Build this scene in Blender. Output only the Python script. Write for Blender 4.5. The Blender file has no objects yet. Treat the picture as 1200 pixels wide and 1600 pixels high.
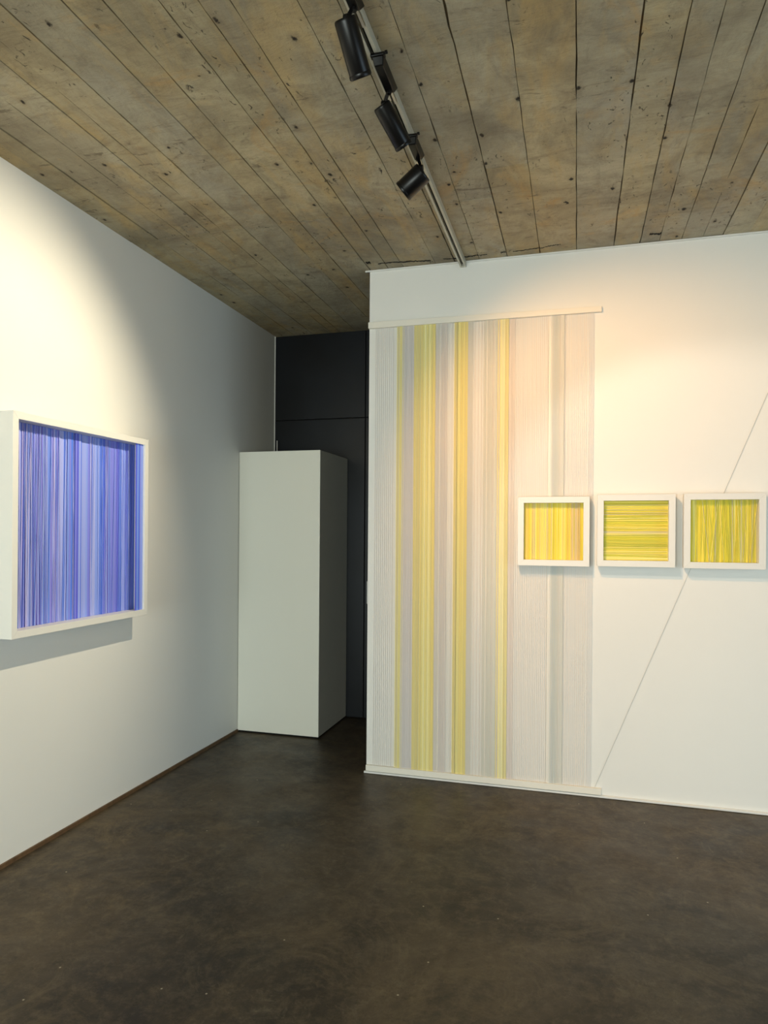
import bpy, math, random
from mathutils import Vector, Matrix
random.seed(7)
S = bpy.context.scene
COL = S.collection

# ------------------------------------------------------------------ camera
H = 3.14                      # ceiling height
XL, YR, XR, YB = -2.45, 4.118, -1.26, 5.305
cam_d = bpy.data.cameras.new('camera'); cam = bpy.data.objects.new('camera', cam_d); COL.objects.link(cam)
cam_d.sensor_fit = 'HORIZONTAL'; cam_d.sensor_width = 36.0
cam_d.lens = 36.0 * 1074.24 / 1200.0
cam_d.shift_y = 32.8 / 1200.0
cam_d.clip_start = 0.05
yaw, pitch, roll = 0.27378, 0.0, 0.00722
cam.matrix_world = (Matrix.Translation((0, 0, 1.5)) @ Matrix.Rotation(yaw, 4, 'Z') @
                    Matrix.Rotation(math.pi / 2 + pitch, 4, 'X') @ Matrix.Rotation(roll, 4, 'Z'))
S.camera = cam
S.view_settings.view_transform = 'Standard'
S.view_settings.look = 'None'
S.view_settings.gamma = 1.0
S.view_settings.use_curve_mapping = False
S.view_settings.exposure = 0.0

# ------------------------------------------------------------------ world and daylight
W = bpy.data.worlds.new('sky'); S.world = W; W.use_nodes = True
W.node_tree.nodes['Background'].inputs[0].default_value = (0.75, 0.87, 1.0, 1)
W.node_tree.nodes['Background'].inputs[1].default_value = 1.0

def area(name, loc, target, sx, sy, power, colr):
    l = bpy.data.lights.new(name, 'AREA'); l.shape = 'RECTANGLE'; l.size = sx; l.size_y = sy
    l.energy = power; l.color = colr
    o = bpy.data.objects.new(name, l); COL.objects.link(o); o.location = loc
    o.rotation_euler = (Vector(target) - Vector(loc)).to_track_quat('-Z', 'Y').to_euler()
    return o
# daylight entering by the shopfront window behind the camera and the window to the right
area('daylight_rear', (-.9, -3.9, 1.15), (-.9, 5, -1.6), 2.6, 1.7, 245, (0.86, 0.95, 0.88))
area('daylight_right', (4.4, 1.2, 1.15), (-2, 1.2, -1.6), 3.2, 1.7, 64, (0.62, 0.85, 1.0))

# ------------------------------------------------------------------ helpers
class MB:
    def __init__(s): s.v = []; s.f = []; s.c = []
    def quad_box(s, x0, x1, y0, y1, z0, z1, col=None):
        n = len(s.v)
        s.v += [(x0,y0,z0),(x1,y0,z0),(x1,y1,z0),(x0,y1,z0),(x0,y0,z1),(x1,y0,z1),(x1,y1,z1),(x0,y1,z1)]
        s.f += [tuple(n+i for i in q) for q in ((0,3,2,1),(4,5,6,7),(0,1,5,4),(1,2,6,5),(2,3,7,6),(3,0,4,7))]
        s.c += [col or (1,1,1)] * 6
    def hexa(s, bottom, top, col=None):      # two loops of four points
        n = len(s.v); s.v += list(bottom) + list(top)
        s.f += [tuple(n+i for i in q) for q in ((0,3,2,1),(4,5,6,7),(0,1,5,4),(1,2,6,5),(2,3,7,6),(3,0,4,7))]
        s.c += [col or (1,1,1)] * 6
    def bar(s, a, b, w, col=None, t=None):   # square strand between two points
        a, b = Vector(a), Vector(b); d = (b - a).normalized(); t = t or w
        ref = Vector((0, 1, 0)) if abs(d.y) < .9 else Vector((1, 0, 0))
        u = d.cross(ref).normalized(); k = u.cross(d).normalized()
        s.hexa([tuple(a + u*i*w/2 + k*j*t/2) for i, j in ((-1,-1),(1,-1),(1,1),(-1,1))],
               [tuple(b + u*i*w/2 + k*j*t/2) for i, j in ((-1,-1),(1,-1),(1,1),(-1,1))], col)
    def lathe(s, prof, seg=40, M=Matrix(), col=None, closed=False):
        n = len(s.v); m = len(prof)
        for (r, z) in prof:
            for k in range(seg):
                a = 2*math.pi*k/seg
                s.v.append(tuple(M @ Vector((r*math.cos(a), r*math.sin(a), z))))
        rings = range(m if closed else m-1)
        for i in rings:
            for k in range(seg):
                j = (i+1) % m
                s.f.append((n+i*seg+k, n+i*seg+(k+1) % seg, n+j*seg+(k+1) % seg, n+j*seg+k)); s.c.append(col or (1,1,1))
        if not closed:
            s.f.append(tuple(n+k for k in reversed(range(seg)))); s.c.append(col or (1,1,1))
            s.f.append(tuple(n+(m-1)*seg+k for k in range(seg))); s.c.append(col or (1,1,1))
    def poly(s, pts, col=None):
        n = len(s.v); s.v += pts; s.f.append(tuple(range(n, n+len(pts)))); s.c.append(col or (1,1,1))
    def build(s, name, m, parent=None, bevel=0, smooth=False, kind=None):
        me = bpy.data.meshes.new(name); me.from_pydata(s.v, [], s.f)
        at = me.color_attributes.new('Col', 'FLOAT_COLOR', 'CORNER')
        buf = []
        for p, c in zip(me.polygons, s.c):
            for _ in p.loop_indices: buf += [c[0], c[1], c[2], 1]
        at.data.foreach_set('color', buf)
        me.materials.append(m); me.update()
        o = bpy.data.objects.new(name, me); COL.objects.link(o)
        if parent: o.parent = parent
        if bevel:
            b = o.modifiers.new('bevel', 'BEVEL'); b.width = bevel; b.segments = 2; b.limit_method = 'ANGLE'
        if smooth:
            for p in me.polygons: p.use_smooth = True
            me.set_sharp_from_angle(angle=math.radians(35))
        if kind: o['kind'] = kind
        return o

def thing(name, label, cat, loc=(0,0,0), group=None):
    o = bpy.data.objects.new(name, None); COL.objects.link(o); o.location = loc; o.empty_display_size = .1
    o['label'] = label; o['category'] = cat
    if group: o['group'] = group
    return o
def tag(o, label, cat, group=None):
    o['label'] = label; o['category'] = cat
    if group: o['group'] = group
    return o

def lin(r, g, b): return tuple(((c/255/12.92) if c/255 <= .04045 else ((c/255+.055)/1.055)**2.4) for c in (r, g, b))

def mat(name, colr=(.8,.8,.8), rough=.5, metal=0, spec=.5):
    m = bpy.data.materials.new(name); m.use_nodes = True
    p = m.node_tree.nodes['Principled BSDF']
    p.inputs['Base Color'].default_value = (*colr, 1); p.inputs['Roughness'].default_value = rough
    p.inputs['Metallic'].default_value = metal; p.inputs['Specular IOR Level'].default_value = spec
    return m
class G:                                     # small node-graph helper
    def __init__(s, m): s.t = m.node_tree; s.n = s.t.nodes; s.l = s.t.links; s.p = s.n['Principled BSDF']
    def put(s, sock, v):
        if isinstance(v, bpy.types.NodeSocket): s.l.new(v, sock)
        elif v is not None:
            if isinstance(v, tuple) and len(v) == 3 and sock.type == 'RGBA': v = (*v, 1)
            sock.default_value = v
    def coord(s, scale=(1,1,1), rot=(0,0,0)):
        tc = s.n.new('ShaderNodeTexCoord'); mp = s.n.new('ShaderNodeMapping')
        mp.inputs['Scale'].default_value = scale; mp.inputs['Rotation'].default_value = rot
        s.l.new(tc.outputs['Object'], mp.inputs[0]); return mp.outputs[0]
    def noise(s, vec, scale, detail=4, rough=.55, dist=0):
        n = s.n.new('ShaderNodeTexNoise'); s.put(n.inputs['Vector'], vec)
        n.inputs['Scale'].default_value = scale; n.inputs['Detail'].default_value = detail
        n.inputs['Roughness'].default_value = rough; n.inputs['Distortion'].default_value = dist
        return n.outputs['Fac']
    def voro(s, vec, scale, feat='F1'):
        n = s.n.new('ShaderNodeTexVoronoi'); s.put(n.inputs['Vector'], vec); n.inputs['Scale'].default_value = scale; n.feature = feat; n.voronoi_dimensions = '2D'
        return n
    def rng(s, v, a, b, c=0., d=1.):
        n = s.n.new('ShaderNodeMapRange'); s.put(n.inputs[0], v)
        for i, q in enumerate((a, b, c, d)): n.inputs[1+i].default_value = q
        return n.outputs[0]
    def mix(s, f, a, b, mode='MIX'):
        n = s.n.new('ShaderNodeMix'); n.data_type = 'RGBA'; n.blend_type = mode
        s.put(n.inputs[0], f); s.put(n.inputs[6], a); s.put(n.inputs[7], b); return n.outputs[2]
    def math(s, op, a, b=None):
        n = s.n.new('ShaderNodeMath'); n.operation = op; s.put(n.inputs[0], a)
        if b is not None: s.put(n.inputs[1], b)
        return n.outputs[0]
    def attr(s):
        n = s.n.new('ShaderNodeAttribute'); n.attribute_name = 'Col'; return n.outputs['Color']
    def bump(s, h, strength, dist=.01, normal=None):
        n = s.n.new('ShaderNodeBump'); n.inputs['Strength'].default_value = strength; n.inputs['Distance'].default_value = dist
        s.put(n.inputs['Height'], h)
        if normal: s.put(n.inputs['Normal'], normal)
        return n.outputs[0]

# ------------------------------------------------------------------ materials
def wall_paint(name, base):
    m = mat(name, base, .6, 0, .3); g = G(m)
    v = g.coord()
    g.put(g.p.inputs['Base Color'], g.mix(g.rng(g.noise(v, 1.3, 3), .35, .7), tuple(c*.975 for c in base), base))
    g.put(g.p.inputs['Normal'], g.bump(g.noise(v, 160, 3), .08, .002, g.bump(g.noise(v, 2.5, 2), .10, .01)))
    return m
M_WALL = wall_paint('white_wall_paint', (.80, .785, .74))
M_BOX = wall_paint('cupboard_paint', (.84, .83, .74))
M_FRAME = mat('white_lacquered_wood', (.75, .735, .69), .45)
M_RAIL = mat('white_rail', (.80, .755, .66), .5)

M_THREAD = mat('dyed_thread', (1,1,1), .75, 0, .2)
g = G(M_THREAD); g.put(g.p.inputs['Base Color'], g.attr())

M_BLACK = mat('black_metal', (.0035, .003, .003), .33, 0, .28)
M_DARKPANEL = mat('blue_black_lacquer', (.016, .020, .027), .36, 0, .38)
g = G(M_DARKPANEL); g.put(g.p.inputs['Base Color'], g.mix(g.rng(g.noise(g.coord(), 2, 2), .35, .65), (.004, .0045, .006), (.007, .009, .013)))
M_GAP = mat('black_gap', (.003, .003, .003), .9)
M_TRACK = mat('cream_track', (.50, .48, .39), .4)
M_STEEL = mat('brushed_steel', (.55, .53, .50), .3, 1)
M_CRACK = mat('dark_fissure', (.012, .009, .007), .95)
M_BROWN = mat('brown_strip', (.10, .055, .025), .6)
g = G(M_BROWN); g.put(g.p.inputs['Base Color'], g.mix(g.noise(g.coord((1,8,1)), 4, 4), (.045, .022, .010), (.19, .105, .045)))
M_REFL = mat('lamp_reflector', (.75, .6, .35), .25, 1)
M_PLAST = mat('white_plastic', (.72, .72, .70), .35)

# board-marked concrete ceiling
M_CEIL = mat('board_marked_concrete', (.3,.27,.2), .8, 0, .25); g = G(M_CEIL)
long_ = g.coord((2.6, .8, 1)); iso = g.coord(); trans = g.coord((1.1, 3.5, 1))
base = g.mix(g.rng(g.noise(iso, 1.5, 7, .68, .8), .36, .64), (.255, .215, .150), (.46, .405, .285))
base = g.mix(g.rng(g.noise(long_, 1.7, 5, .62, 1.2), .50, .68, 0, .65), base, (.47, .34, .16))
base = g.mix(g.rng(g.noise(g.coord((2.0, 1.0, 1)), 3.0, 9, .78, .8), .50, .72, 0, .7), base, (.185, .155, .115))
base = g.mix(g.rng(g.noise(iso, 2.4, 5, .68, 1.8), .58, .72, 0, .5), base, (.48, .30, .12))
base = g.mix(g.rng(g.noise(iso, 1.15, 6, .66, .6), .52, .66, 0, .6), base, (.40, .375, .31))
base = g.mix(g.rng(g.noise(trans, 3.0, 9, .80, 1.2), .52, .70, 0, .6), base, (.19, .15, .105))
base = g.mix(g.rng(g.noise(iso, 13, 8, .8, .5), .54, .72, 0, .5), base, (.20, .165, .12))
base = g.mix(1.0, base, g.attr(), 'MULTIPLY')
# knots
vk = g.voro(g.coord((1, .7, 1)), 5.5)
dk = g.math('ADD', vk.outputs['Distance'], g.math('MULTIPLY', g.noise(iso, 45, 5, .7), .16))
sep = g.n.new('ShaderNodeSeparateColor'); g.l.new(vk.outputs['Color'], sep.inputs[0])
gate = g.rng(sep.outputs[0], .66, .68)
knot = g.math('MULTIPLY', g.rng(dk, .135, .105), gate)
ring = g.math('MULTIPLY', g.rng(dk, .23, .12, 0, .30), gate)
base = g.mix(ring, base, (.17, .125, .08))
base = g.mix(knot, base, (.030, .022, .016))
# fine pits and scratches
vp = g.noise(g.coord((1, .6, 1)), 34, 5, .7, 1.0)
pit = g.math('MULTIPLY', g.rng(vp, .62, .68), g.rng(g.noise(iso, 2.3, 3), .47, .56))
base = g.mix(pit, base, (.05, .038, .028))
sc = g.math('MULTIPLY', g.rng(g.noise(trans, 7, 5, .7, .8), .60, .66, 0, .6), g.rng(g.noise(iso, 1.7, 2), .48, .6))
base = g.mix(sc, base, (.10, .075, .05))
g.put(g.p.inputs['Base Color'], base)
hb = g.math('ADD', g.noise(long_, 3, 8, .7, .5), g.noise(trans, 4, 7, .7, .8))
n1 = g.bump(hb, .5, .012)
n2 = g.bump(g.math('ADD', knot, pit), .7, -.004, n1)
g.put(g.p.inputs['Normal'], g.bump(g.noise(iso, 60, 5, .7), .3, .003, n2))

# sealed dark concrete floor
M_FLOOR = mat('sealed_dark_concrete', (.05,.04,.03), .35, 0, .32); g = G(M_FLOOR)
iso = g.coord()
base = g.mix(g.rng(g.noise(iso, .9, 8, .70, .8), .40, .60), (.030, .022, .014), (.080, .058, .034))
base = g.mix(g.rng(g.noise(iso, 2.7, 10, .80, 1.1), .50, .66, 0, .75), base, (.130, .094, .050))
base = g.mix(g.rng(g.noise(iso, 1.9, 9, .78, .5), .52, .64, 0, .75), base, (.020, .0165, .013))
base = g.mix(g.rng(g.noise(iso, 16, 10, .85), .48, .68, 0, .6), base, (.15, .112, .066))
base = g.mix(g.rng(g.noise(iso, 30, 6, .8), .54, .68, 0, .5), base, (.012, .010, .008))
vs = g.voro(iso, 5.5); sp = g.n.new('ShaderNodeSeparateColor'); g.l.new(vs.outputs['Color'], sp.inputs[0])
fleck = g.math('MULTIPLY', g.rng(vs.outputs['Distance'], .024, .012), g.rng(sp.outputs[1], .84, .86))
veil = g.math('MULTIPLY', g.rng(g.noise(g.coord((1, 1, 1), (0, 0, .6)), 5, 10, .85, 2.0), .56, .64), g.rng(g.noise(iso, 1.2, 3), .48, .58, 0, .6))
base = g.mix(veil, base, (.17, .135, .085))
base = g.mix(fleck, base, (.38, .33, .24))
g.put(g.p.inputs['Base Color'], base)
g.put(g.p.inputs['Roughness'], g.rng(g.noise(iso, 3.5, 6, .65, .5), .3, .75, .38, .60))
g.put(g.p.inputs['Normal'], g.bump(g.noise(iso, 9, 6, .7), .18, .006, g.bump(g.noise(iso, 70, 4, .7), .10, .002)))

# ------------------------------------------------------------------ room
def struct(b, name, m, parent=None, **k): o = b.build(name, m, parent, **k); o['kind'] = 'structure'; return o

X1, Y0 = 4.5, -4.0
b = MB(); b.quad_box(XL-.2, X1+.2, Y0-.2, YB+.15, -.12, 0); struct(b, 'floor', M_FLOOR)
b = MB(); b.quad_box(XL-.2, XL, Y0-.2, YB+.15, 0, H+.12); struct(b, 'wall_left', M_WALL)
b = MB(); b.quad_box(XR, X1, YR, YB+.15, 0, H+.004); struct(b, 'wall_right', M_WALL)
b = MB(); b.quad_box(XR-.004, XR, YR+.004, YB, .004, H-.004); struct(b, 'added_dark_sheet', M_DARKPANEL)  # added dark sheet, out of view, keeps cupboard side and passage dim
# dark flush wall at the end of the passage
b = MB(); b.quad_box(XL, XR, YB+.02, YB+.15, 0, H+.004); wb = struct(b, 'wall_back', M_GAP)
for (x0, x1, z0, z1) in ((XL+.004, -1.657, 2.436, H-.004), (-1.649, XR-.002, 2.436, H-.004)):
    b = MB(); b.quad_box(x0, x1, YB, YB+.02, z0, z1); struct(b, 'trim_panel', M_DARKPANEL, wb, bevel=.0015)
b = MB(); b.quad_box(XL+.004, -1.657, YB, YB+.02, .006, 2.428); struct(b, 'door_1', M_DARKPANEL, bevel=.0015)
b = MB(); b.quad_box(-1.649, XR-.002, YB, YB+.02, .006, 2.428); struct(b, 'door_2', M_DARKPANEL, bevel=.0015)
# rear wall and side wall with the window openings that let daylight in
b = MB()
b.quad_box(XL, -2.25, Y0-.2, Y0, 0, H); b.quad_box(.45, X1+.2, Y0-.2, Y0, 0, H)
b.quad_box(-2.25, .45, Y0-.2, Y0, 0, .25); b.quad_box(-2.25, .45, Y0-.2, Y0, 2.65, H)
struct(b, 'wall_rear', M_WALL)
b = MB()
b.quad_box(X1, X1+.2, Y0, -.45, 0, H); b.quad_box(X1, X1+.2, 2.85, YB+.15, 0, H)
b.quad_box(X1, X1+.2, -.45, 2.85, 0, .25); b.quad_box(X1, X1+.2, -.45, 2.85, 2.65, H)
struct(b, 'wall_side', M_WALL)

# board-marked ceiling: every board imprint is a strip of its own height and tone
joints = [-2.65, -2.28, -2.116, -1.955, -1.876, -1.744, -1.551, -1.425, -1.256, -1.137, -1.043, -.841, -.722, -.572,
          -.408, -.22, -.013, .189, .33, .431, .546, .655, .756, .887, 1.02, 1.19, 1.33, 1.50, 1.66, 1.80, 1.98, 2.14, 2.3,
          2.47, 2.64, 2.8, 2.97, 3.12, 3.3, 3.47, 3.62, 3.8, 3.96, 4.12, 4.3, 4.7]
b = MB(); GAP = .0037
tint = [(1,1,1), (1.06,1.03,.94), (.93,.94,.95), (1.04,1.04,1.02), (1.06,1.0,.88), (.95,.94,.92)]
pick = 0
for i in range(len(joints)-1):
    x0, x1 = joints[i], joints[i+1]
    ends = [Y0-.2, 3.372 + random.uniform(-.006, .006), YB+.15] if x0 < -.5 else [Y0-.2, random.choice((1.2, .6, 3.1, 3.35)), YB+.15]
    for j in range(len(ends)-1):
        t = random.choice(tint); k = random.uniform(.95, 1.05)
        dz = random.uniform(0, .0035)
        gy = .0012
        jit = [random.uniform(-.0015, .0015) for _ in range(2)]
        ya, yb = ends[j]+gy, ends[j+1]-gy; n = max(1, int((yb-ya)/.09))
        tone = tuple(c*k for c in t); base_ = len(b.v)
        wa = [random.gauss(0, .0011) for _ in range(n+1)]; wc = [random.gauss(0, .0011) for _ in range(n+1)]
        for q in range(n+1):
            y = ya+(yb-ya)*q/n; g0 = x0+GAP/2+jit[0]+wa[q]; g1 = x1-GAP/2+jit[1]+wc[q]
            b.v += [(g0, y, H+.03), (g0, y, H+dz), (g1, y, H+dz), (g1, y, H+.03)]
        for q in range(n):
            o_ = base_+q*4
            for e0, e1 in ((0,1), (1,2), (2,3)):
                b.f.append((o_+e0, o_+e1, o_+4+e1, o_+4+e0)); b.c.append(tone)
        b.f.append((base_, base_+3, base_+2, base_+1)); b.c.append(tone)
        e_ = base_+n*4; b.f.append((e_, e_+1, e_+2, e_+3)); b.c.append(tone)
b.quad_box(joints[0], joints[-1], Y0-.2, YB+.15, H+.010, H+.14, (.28,.24,.19))
ceil = struct(b, 'ceiling', M_CEIL)
# ragged fissures in the ceiling next to the long wall and at board ends
def fissure(pts, w):
    bb = MB(); up = []; dn = []
    for i in range(len(pts)-1):
        (xa, ya), (xb, yb) = pts[i], pts[i+1]; n = 14
        for k in range(n + (i == len(pts)-2)):
            f = k/n; x = xa+(xb-xa)*f; y = ya+(yb-ya)*f
            ww = w*random.uniform(.15, 1.3); off = random.uniform(-w*.7, w*.7)
            up.append((x, y+off+ww/2)); dn.append((x, y+off-ww/2))
    for i in range(len(up)-1):
        A = [(dn[i][0], dn[i][1]), (dn[i+1][0], dn[i+1][1]), (up[i+1][0], up[i+1][1]), (up[i][0], up[i][1])]
        bb.hexa([(x, y, H-.0012) for x, y in A], [(x, y, H+.006) for x, y in A])
    o = struct(bb, 'fissure', M_CRACK, ceil); o['label'] = 'ragged dark fissure'
fissure([(-1.245, 3.99), (-1.22, 3.992)], .02)
fissure([(-1.18, 4.02), (-1.0, 4.035), (-.86, 4.055)], .008)
fissure([(-.78, 4.05), (-.71, 4.062), (-.60, 4.05), (-.52, 4.045)], .007)
fissure([(-.44, 4.04), (-.41, 4.04)], .016)
fissure([(-.37, 4.045), (-.2, 4.03), (-.14, 4.01), (-.10, 4.012)], .007)
fissure([(.37, 4.00), (.43, 4.01)], .014)

# thin edge strips of the long white wall and the strip at the foot of the left wall
b = MB(); b.quad_box(XR-.028, X1, YR-.009, YR, H-.009, H); struct(b, 'trim_1', M_FRAME)
b = MB(); b.quad_box(XR-.012, X1, YR-.018, YR, 0.002, .014); struct(b, 'baseboard_right', M_FRAME, bevel=.002)
b = MB(); b.quad_box(XL, XL+.010, Y0, 4.675, 0, .019); struct(b, 'baseboard_left', M_BROWN)
b = MB(); b.quad_box(XL, XL+.006, YB-.006, YB, 2.1, H); struct(b, 'trim_2', M_FRAME)

# ------------------------------------------------------------------ white cupboard
cup = thing('cupboard', 'tall plain off-white cupboard filling the corner between left wall and dark doors', 'cupboard', (-2.125, 4.98, 0))
b = MB(); b.quad_box(-.322, .326, -.300, .318, .012, 2.10); b.build('body', M_BOX, cup, bevel=.0025)
b = MB(); b.quad_box(-.320, .318, -.288, .31, 0, .013); o = b.build('shadow_strip', M_GAP, cup); o['label'] = 'black strip standing in for the shadow line at the foot'  # shadow line below the cupboard, made as a black strip
# thin pale rod above the cupboard
b = MB(); b.lathe([(.0035, 2.10), (.0035, 2.262)], 12, Matrix.Translation((-2.41, YB-.035, 0)))
tag(b.build('rod', M_STEEL), 'thin pale rod standing upright on top of the cupboard near corner', 'rod')

# switch plate on the end face of the white wall
sw = thing('light_switch', 'small white switch plate on the end edge of the threaded wall', 'switch', (XR, YR+.06, 1.125))
b = MB(); b.quad_box(-.011, 0, -.045, .045, -.072, .072); b.build('plate', M_PLAST, sw, bevel=.003)
b = MB(); b.quad_box(-.016, -.010, -.016, .016, -.03, .03); b.build('rocker', M_PLAST, sw, bevel=.002)

# ------------------------------------------------------------------ track and spotlights
TX = -.672
tr = thing('lighting_track', 'long cream ceiling track holding three black spotlights', 'lighting track', (TX, 2, H))
b = MB()
b.quad_box(-.018, .018, -5.4, YR-2-.012, -.012, 0)
b.quad_box(-.018, -.013, -5.4, YR-2-.012, -.034, -.010); b.quad_box(.013, .018, -5.4, YR-2-.012, -.034, -.010)
b.quad_box(-.013, -.007, -5.4, YR-2-.012, -.034, -.030); b.quad_box(.007, .013, -5.4, YR-2-.012, -.034, -.030)
b.build('channel', M_TRACK, tr)
b = MB(); b.quad_box(-.004, .004, -5.4, YR-2-.016, -.020, -.012); b.build('conductor', M_GAP, tr)
b = MB(); b.quad_box(-.019, .019, YR-2-.012, YR-2-.001, -.036, 0); b.build('end_cap', M_TRACK, tr, bevel=.002)

def spotlight(label, ay, alen, top, tip, rad, energy, colr, cone, blend, aim=None):
    """ay: adaptor centre along the track; top/tip: back and mouth of the lamp tube."""
    top, tip = Vector(top), Vector(tip)
    t = thing('spotlight', label, 'spotlight', (TX+.018, ay, H-.034), 'black spotlights on the ceiling track')
    off = Vector((TX+.018, ay, H-.034))
    b = MB()
    x = .021
    b.hexa([(-x*.75,-alen/2+.02,-.034), (x*.75,-alen/2+.02,-.034), (x*.75,alen/2-.03,-.034), (-x*.75,alen/2-.03,-.034)],
           [(-x,-alen/2,-.0005), (x,-alen/2,-.0005), (x,alen/2,-.0005), (-x,alen/2,-.0005)])
    b.quad_box(-.025, .025, -alen/2, -alen/2+.022, -.012, -.0005)
    b.build('adaptor', M_BLACK, t, bevel=.003)
    b = MB(); b.quad_box(.024, .034, -alen/2+.004, -alen/2+.014, -.004, .004); b.build('lock_lever', M_BLACK, t, bevel=.001)
    b = MB(); b.bar((-.005, alen/2-.03, -.006), (-.005, alen/2+.07, -.006), .009); b.bar((-.020, alen/2-.03, -.006), (-.020, alen/2+.05, -.006), .006)
    b.build('contact_rail', M_STEEL, t)
    d = (tip-top).normalized(); L = (tip-top).length
    R = d.to_track_quat('Z', 'Y').to_matrix().to_4x4()
    M = Matrix.Translation(top-off) @ R
    j = top - off + d*L*.12 + Vector((0, 0, rad*.6))
    b = MB(); b.bar((0, alen/2-.045, -.028), tuple(j), .013, t=.006)
    b.lathe([(.0, -.009), (.012, -.009), (.013, -.006), (.013, .006), (.012, .009), (0, .009)], 20, Matrix.Translation(j) @ Matrix.Rotation(math.pi/2, 4, 'Y'))
    b.lathe([(.0, 0), (.008, 0), (.008, .03), (0, .03)], 16, Matrix.Translation((0, alen/2-.045, -.045)))
    b.build('swivel_arm', M_BLACK, t, bevel=.0008)
    th = .0025
    b = MB()
    b.lathe([(.0, 0), (rad*.90, 0), (rad*.97, .003), (rad, .009), (rad, L-.002), (rad-.001, L), (rad-th, L), (rad-th, L*.55), (0, L*.55)], 56, M)
    b.build('housing', M_BLACK, t, smooth=True)
    b = MB(); b.lathe([(rad+.0006, L-.012), (rad+.0012, L-.010), (rad+.0012, L-.004), (rad+.0006, L-.002), (rad-.0005, L-.002), (rad-.0005, L-.012)], 56, M, closed=True)
    b.build('rim_ring', M_BLACK, t, smooth=True)
    b = MB(); b.lathe([(rad*.93, L*.93), (rad*.72, L*.72), (rad*.36, L*.60), (rad*.36, L*.595), (rad*.74, L*.71), (rad*.95, L*.93)], 48, M, closed=True)
    b.build('reflector', M_REFL, t, smooth=True)
    em = bpy.data.materials.new('lit_lamp_glass'); em.use_nodes = True
    p = em.node_tree.nodes['Principled BSDF']; p.inputs['Base Color'].default_value = (1,.9,.7,1)
    p.inputs['Emission Color'].default_value = (*colr, 1); p.inputs['Emission Strength'].default_value = 30
    b = MB(); b.lathe([(0, L*.57), (rad*.34, L*.57), (rad*.36, L*.62), (rad*.2, L*.66), (0, L*.67)], 32, M)
    b.build('bulb', em, t, smooth=True)
    l = bpy.data.lights.new('spotlight_beam', 'SPOT'); l.energy = energy; l.color = colr; l.spot_size = math.radians(cone)
    l.spot_blend = blend; l.shadow_soft_size = .012
    lo = bpy.data.objects.new('spotlight_beam', l); COL.objects.link(lo); lo.parent = t
    lo.location = tip - off + d*.006
    dd = (Vector(aim) - tip).normalized() if aim else d
    lo.rotation_euler = dd.to_track_quat('-Z', 'Y').to_euler()
    return t

WARM = (1.0, .80, .50)
SPOTS = [
    dict(label='black spotlight nearest the top edge of the photo, hanging steeply downwards', ay=1.90, alen=.20,
         top=(-.676, 1.934, 3.03), tip=(-.652, 2.023, 2.905), rad=.034, energy=66, colr=(1.0, .88, .74), cone=60, blend=.35, aim=(.9, YR, 1.05)),
    dict(label='black spotlight in the middle of the three, tilted towards the threaded wall', ay=2.30, alen=.20,
         top=(-.689, 2.375, 3.04), tip=(-.626, 2.468, 2.93), rad=.033, energy=118, colr=(1.0, .52, .17), cone=88, blend=.8, aim=(.3, YR, 1.65)),
    dict(label='wide black spotlight furthest from the camera, turned towards the left wall', ay=2.77, alen=.17,
         top=(-.622, 2.78, 2.995), tip=(-.714, 2.792, 2.929), rad=.043, energy=170, colr=(1.0, .87, .62), cone=88, blend=.75, aim=(XL, 2.3, 1.75)),
]
for s in SPOTS: spotlight(**s)

# ------------------------------------------------------------------ thread installation on the long wall
YT = YR - .013          # plane of the threads
ZT, ZB = 2.775, .052
inst = thing('thread_installation', 'wall-high curtain of white and yellow vertical threads strung between two white rails', 'artwork', (-.56, YR, 0))
IO = Vector((-.56, YR, 0))
b = MB(); b.hexa([(-1.262-IO.x, -.022, 2.774), (.126-IO.x, -.022, 2.769), (.126-IO.x, 0, 2.769), (-1.262-IO.x, 0, 2.774)],
                 [(-1.262-IO.x, -.022, 2.812), (.126-IO.x, -.022, 2.800), (.126-IO.x, 0, 2.800), (-1.262-IO.x, 0, 2.812)])
b.build('top_rail', M_RAIL, inst, bevel=.001)
b = MB(); b.quad_box(-1.258-IO.x, .142-IO.x, -.022, 0, .018, .054); b.build('bottom_rail', M_RAIL, inst, bevel=.001)

C = dict(sparse=lin(222,214,208), sparsep=lin(228,216,206), lav=lin(224,218,214), pink=lin(228,218,210), olive=lin(234,222,160), yel=lin(249,236,158),
         pale=lin(248,240,186), gold=lin(242,222,140), beige=lin(228,222,210), grgrey=lin(218,219,206), white=lin(240,236,228), gry=lin(212,214,210))
# (x0, x1, spacing, colours, dense?)
BANDS = [(-1.214,-1.090,.0125,['sparse'],0), (-1.078,-1.033,.0024,['olive','yel','beige','olive'],1), (-1.033,-.968,.0024,['lav'],1),
         (-.968,-.912,.0024,['olive','olive','gold'],1), (-.912,-.860,.0024,['yel','yel','pale'],1), (-.860,-.833,.0024,['gold','olive'],1),
         (-.833,-.762,.0024,['pink','lav','beige'],1), (-.758,-.725,.0085,['white'],0), (-.720,-.700,.0026,['gold','olive'],1),
         (-.700,-.660,.0024,['yel','yel','gold'],1), (-.660,-.637,.0024,['olive','gold'],1), (-.635,-.607,.0026,['beige'],1),
         (-.602,-.545,.0095,['sparsep','white'],0), (-.541,-.458,.0024,['beige','grgrey'],1), (-.458,-.443,.0024,['gold','beige'],1),
         (-.443,-.417,.0024,['pale'],1), (-.417,-.394,.0024,['olive'],1), (-.392,-.357,.0026,['pink'],1),
         (-.350,-.162,.0105,['sparse','sparsep'],0), (-.157,-.149,.0024,['white'],1), (-.147,-.078,.0024,['grgrey','beige','gry'],1),
         (-.072,.052,.0105,['sparse','sparsep'],0), (.056,.084,.0085,['sparse'],0)]
single, dense = [], []
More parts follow.
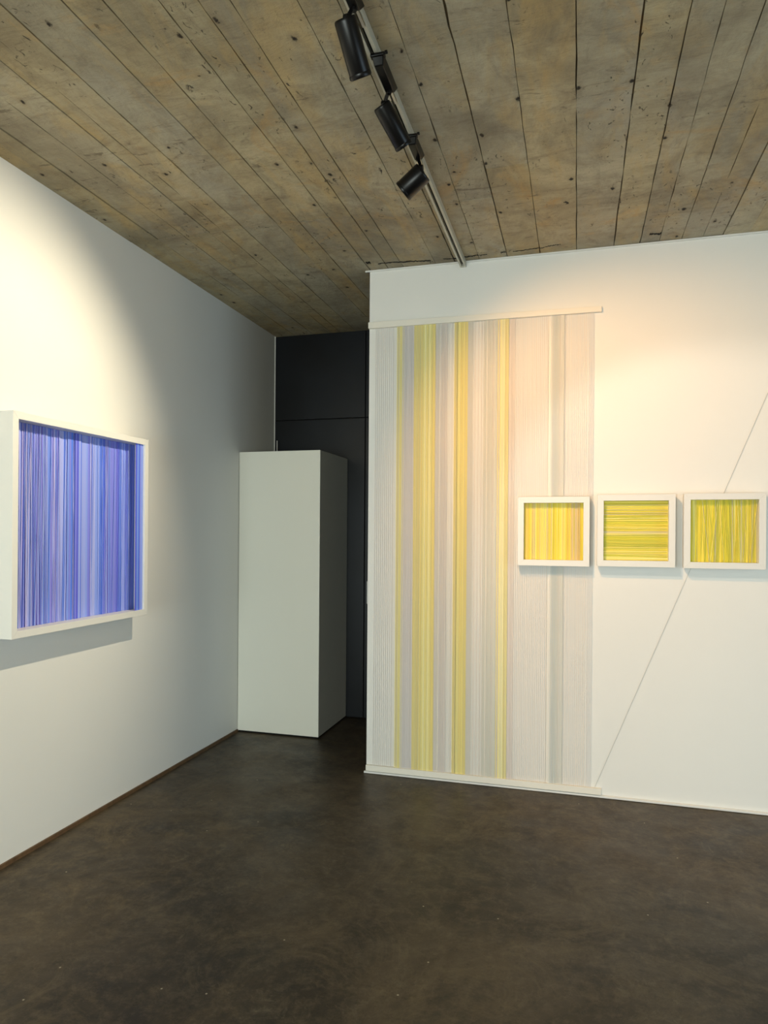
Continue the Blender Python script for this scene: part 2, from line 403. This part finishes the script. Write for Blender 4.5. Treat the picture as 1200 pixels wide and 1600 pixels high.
for (x0, x1, sp, cs, dn) in BANDS:
    x = x0
    while x < x1:
        c = C[random.choice(cs)]; k = random.uniform(.96, 1.03)
        (dense if dn else single).append((x - IO.x, tuple(min(1, q*k) for q in c), random.uniform(-1, 1)))
        x += sp * (random.uniform(.75, 1.25) if dn else 1)
# a hundred threads are parts of their own: the separate ones, then the strongest yellow ones
strong = sorted(dense, key=lambda q: q[1][2])[:max(0, 100-len(single))]
ids = set(id(q) for q in strong)
rest = [q for q in dense if id(q) not in ids]
def strand(bb, x, c, r, w, dy=0):
    bb.bar((x, -.0135+dy, ZB-.004), (x + r*.0006, -.0135+dy, ZT+.004), w, c, .0016)
for x, c, r in single:
    bb = MB(); strand(bb, x, c, r, .0022); bb.build('thread', M_THREAD, inst)
for x, c, r in strong:
    bb = MB(); strand(bb, x, c, r, .0019, .0025); bb.build('thread', M_THREAD, inst)
bb = MB()
for x, c, r in rest: strand(bb, x, c, r, .0017, .0025 + .001*r)
bb.build('fine_threads', M_THREAD, inst, kind='stuff')

b = MB(); b.bar((.108, YR-.003, .055), (1.40, YR-.003, .055+1.292*2.531), .0013, lin(170,168,160))
tag(b.build('diagonal_thread', M_THREAD), 'single grey thread running diagonally up the white wall behind the yellow frames', 'thread')

# ------------------------------------------------------------------ framed thread works
def frame_box(root, u0, u1, v0, v1, depth, bw, lip_back, to):
    """four mitred sides; to(u, v, w) maps face coordinates and distance off the wall to the root's space."""
    def side(a0, a1, b1, b0):    # outer a0,a1 and inner b0,b1 in (u,v)
        bb = MB()
        bb.hexa([to(*a0, lip_back), to(*a1, lip_back), to(*b1, lip_back), to(*b0, lip_back)], [to(*a0, depth), to(*a1, depth), to(*b1, depth), to(*b0, depth)])
        o = bb.build('frame_side', M_FRAME, root, bevel=.0007)
    O = [(u0,v0),(u1,v0),(u1,v1),(u0,v1)]; I = [(u0+bw,v0+bw),(u1-bw,v0+bw),(u1-bw,v1-bw),(u0+bw,v1-bw)]
    for k in range(4): side(O[k], O[(k+1)%4], I[(k+1)%4], I[k])

def strips(bb, horiz, a0, a1, c0, c1, w, to, sw, colf, lean=0, thick=.0015, step=None, jit=0):
    """strands along v (or u when horiz) laid side by side; a: across, c: along."""
    a = a0 + sw/2; step = step or sw
    while a <= a1 - sw/2 + 1e-6:
        s0 = a + random.uniform(-lean, lean); s1 = a + random.uniform(-lean, lean)
        s0 = min(max(s0, a0+sw/2), a1-sw/2); s1 = min(max(s1, a0+sw/2), a1-sw/2)
        col = colf(a); ww = w + random.uniform(-jit, jit)
        f = (lambda A, Cc, D: to(Cc, A, D)) if horiz else (lambda A, Cc, D: to(A, Cc, D))
        h_ = sw*.5
        bb.hexa([f(s0-h_, c0, ww), f(s0+h_, c0, ww), f(s1+h_, c1, ww), f(s1-h_, c1, ww)],
                [f(s0-h_, c0, ww+thick), f(s0+h_, c0, ww+thick), f(s1+h_, c1, ww+thick), f(s1-h_, c1, ww+thick)], col)
        a += step * (random.uniform(.6, 1.6) if lean else 1)

def banded(pal, a0, a1, wmin, wmax, soft=.06):
    """piecewise bands of colour across the work, with thread-to-thread variation."""
    e = [a0]; cs = []
    while e[-1] < a1: e.append(e[-1] + random.uniform(wmin, wmax)); cs.append(random.choice(pal))
    def f(a):
        for i in range(len(cs)):
            if a < e[i+1]: break
        k = random.uniform(1-soft, 1+soft); return tuple(min(1, q*k) for q in cs[i])
    return f

# --- large blue work on the left wall:  u along Y, v height, w off the wall (+X)
D = .130
u0, u1, v0, v1 = 2.395, 3.358, 1.033, 2.013
blue = thing('framed_artwork', 'large square blue and violet thread work in a deep white box frame on left wall', 'artwork', (XL, 2.877, 1.033))
def tb(u, v, w): return (w, u-2.877, v-1.033)
frame_box(blue, u0, u1, v0, v1, D, .032, .001, tb)
bw = .032; a0, a1, c0, c1 = u0+bw, u1-bw, v0+bw, v1-bw
b = MB(); b.hexa([tb(a0,c0,.002),tb(a1,c0,.002),tb(a1,c1,.002),tb(a0,c1,.002)], [tb(a0,c0,.060),tb(a1,c0,.060),tb(a1,c1,.060),tb(a0,c1,.060)], lin(120,140,220))
b.build('backing_board', M_THREAD, blue)
B = [lin(118,146,232), lin(136,158,236), lin(152,166,238), lin(166,176,240), lin(148,144,228), lin(128,134,226), lin(108,138,232)]
BD = [lin(78,110,226), lin(96,98,214), lin(84,124,230), lin(108,100,214)]
BL = [lin(186,194,244), lin(190,184,238), lin(172,184,242), lin(196,192,240)]
b = MB()
strips(b, False, a0, a1, c0, c1, .061, tb, .0024, banded(B+B+BD, a0, a1, .006, .034, .03))
b.build('back_threads', M_THREAD, blue, kind='stuff')
b = MB()
for (p0, p1, n) in ((0,.48,75), (.58,1,40)):
    for _ in range(n):
        a = a0 + (a1-a0)*random.uniform(p0, p1); w_ = random.choice((.0016,.0022,.003))
        col = random.choice(BL+B)
        mid = c0 + (c1-c0)*random.uniform(.3, .6)
        s0 = min(max(a+random.uniform(-.02,.02), a0+.003), a1-.003); s1 = min(max(a+random.uniform(-.006,.006), a0+.003), a1-.003)
        z = .064 + random.uniform(0, .004)
        b.hexa([tb(s0-w_/2,c0,z),tb(s0+w_/2,c0,z),tb(s1+w_/2,c1,z),tb(s1-w_/2,c1,z)], [tb(s0-w_/2,c0,z+.001),tb(s0+w_/2,c0,z+.001),tb(s1+w_/2,c1,z+.001),tb(s1-w_/2,c1,z+.001)], col)
b.build('slanting_threads', M_THREAD, blue, kind='stuff')
b = MB()        # bundles strung close behind the front edge
W_ = a1-a0
for (p0, p1, wz) in ((.41,.452,.067), (.468,.52,.067), (.925,1.0,.118)):
    strips(b, False, a0+W_*p0, a0+W_*p1, c0, c1, wz, tb, .0030, banded(BD+B, a0+W_*p0, a0+W_*p1+.003, .004, .012))
o = b.build('front_threads', M_THREAD, blue, kind='stuff'); o['label'] = 'deep blue thread bundles strung in front'

# --- three small yellow works:  u along X, v height, w off the wall (-Y)
Y_ = [lin(238,220,96), lin(230,210,80), lin(244,226,112), lin(242,230,146), lin(222,204,80), lin(216,202,150)]
YG = [lin(214,206,84), lin(222,210,72), lin(200,192,80), lin(204,196,150), lin(192,184,130), lin(234,224,132)]
YO = [lin(244,222,112), lin(244,226,98), lin(236,204,112), lin(218,198,150), lin(230,214,72), lin(242,230,142)]
def small(label, ua, ub, va, vb, pal, horiz, slant, tilt, d=.068):
    cx = (ua+ub)/2; cz = (va+vb)/2
    r = thing('framed_artwork', label, 'artwork', (cx, YR, cz), 'small yellow works on the white wall')
    r.rotation_euler = (0, tilt, 0)
    ty = lambda u, v, w: (u-cx, -w, v-cz)
    frame_box(r, ua, ub, va, vb, d, .034, .019, ty)
    a0, a1, c0, c1 = ua+.034, ub-.034, va+.034, vb-.034
    b = MB(); b.hexa([ty(a0,c0,.019),ty(a1,c0,.019),ty(a1,c1,.019),ty(a0,c1,.019)], [ty(a0,c0,.024),ty(a1,c0,.024),ty(a1,c1,.024),ty(a0,c1,.024)], lin(226,206,90))
    b.build('backing_board', M_THREAD, r)
    A0, A1, C0, C1 = (c0, c1, a0, a1) if horiz else (a0, a1, c0, c1)
    b = MB()
    strips(b, horiz, A0, A1, C0, C1, .0245, ty, .0022, banded(pal, A0, A1, .004, .020, .08))
    b.build('back_threads', M_THREAD, r, kind='stuff')
    b = MB()
    strips(b, horiz, A0, A1, C0, C1, .029, ty, .0020, banded(pal, A0, A1, .003, .014, .1), lean=slant, step=.006, jit=.002)
    b.build('front_threads', M_THREAD, r, kind='stuff')
small('leftmost small white-framed work of upright yellow threads, overlapping the thread curtain', -.332, .068, 1.318, 1.714, YO, False, .002, 0)
small('small white-framed work whose yellow threads run horizontally', .109, .518, 1.322, 1.724, Y_+YG[:3], True, .006, 0)
small('rightmost small white-framed work of greenish yellow leaning upright threads', .560, .964, 1.320, 1.727, YG+Y_[:2], False, .022, 0)
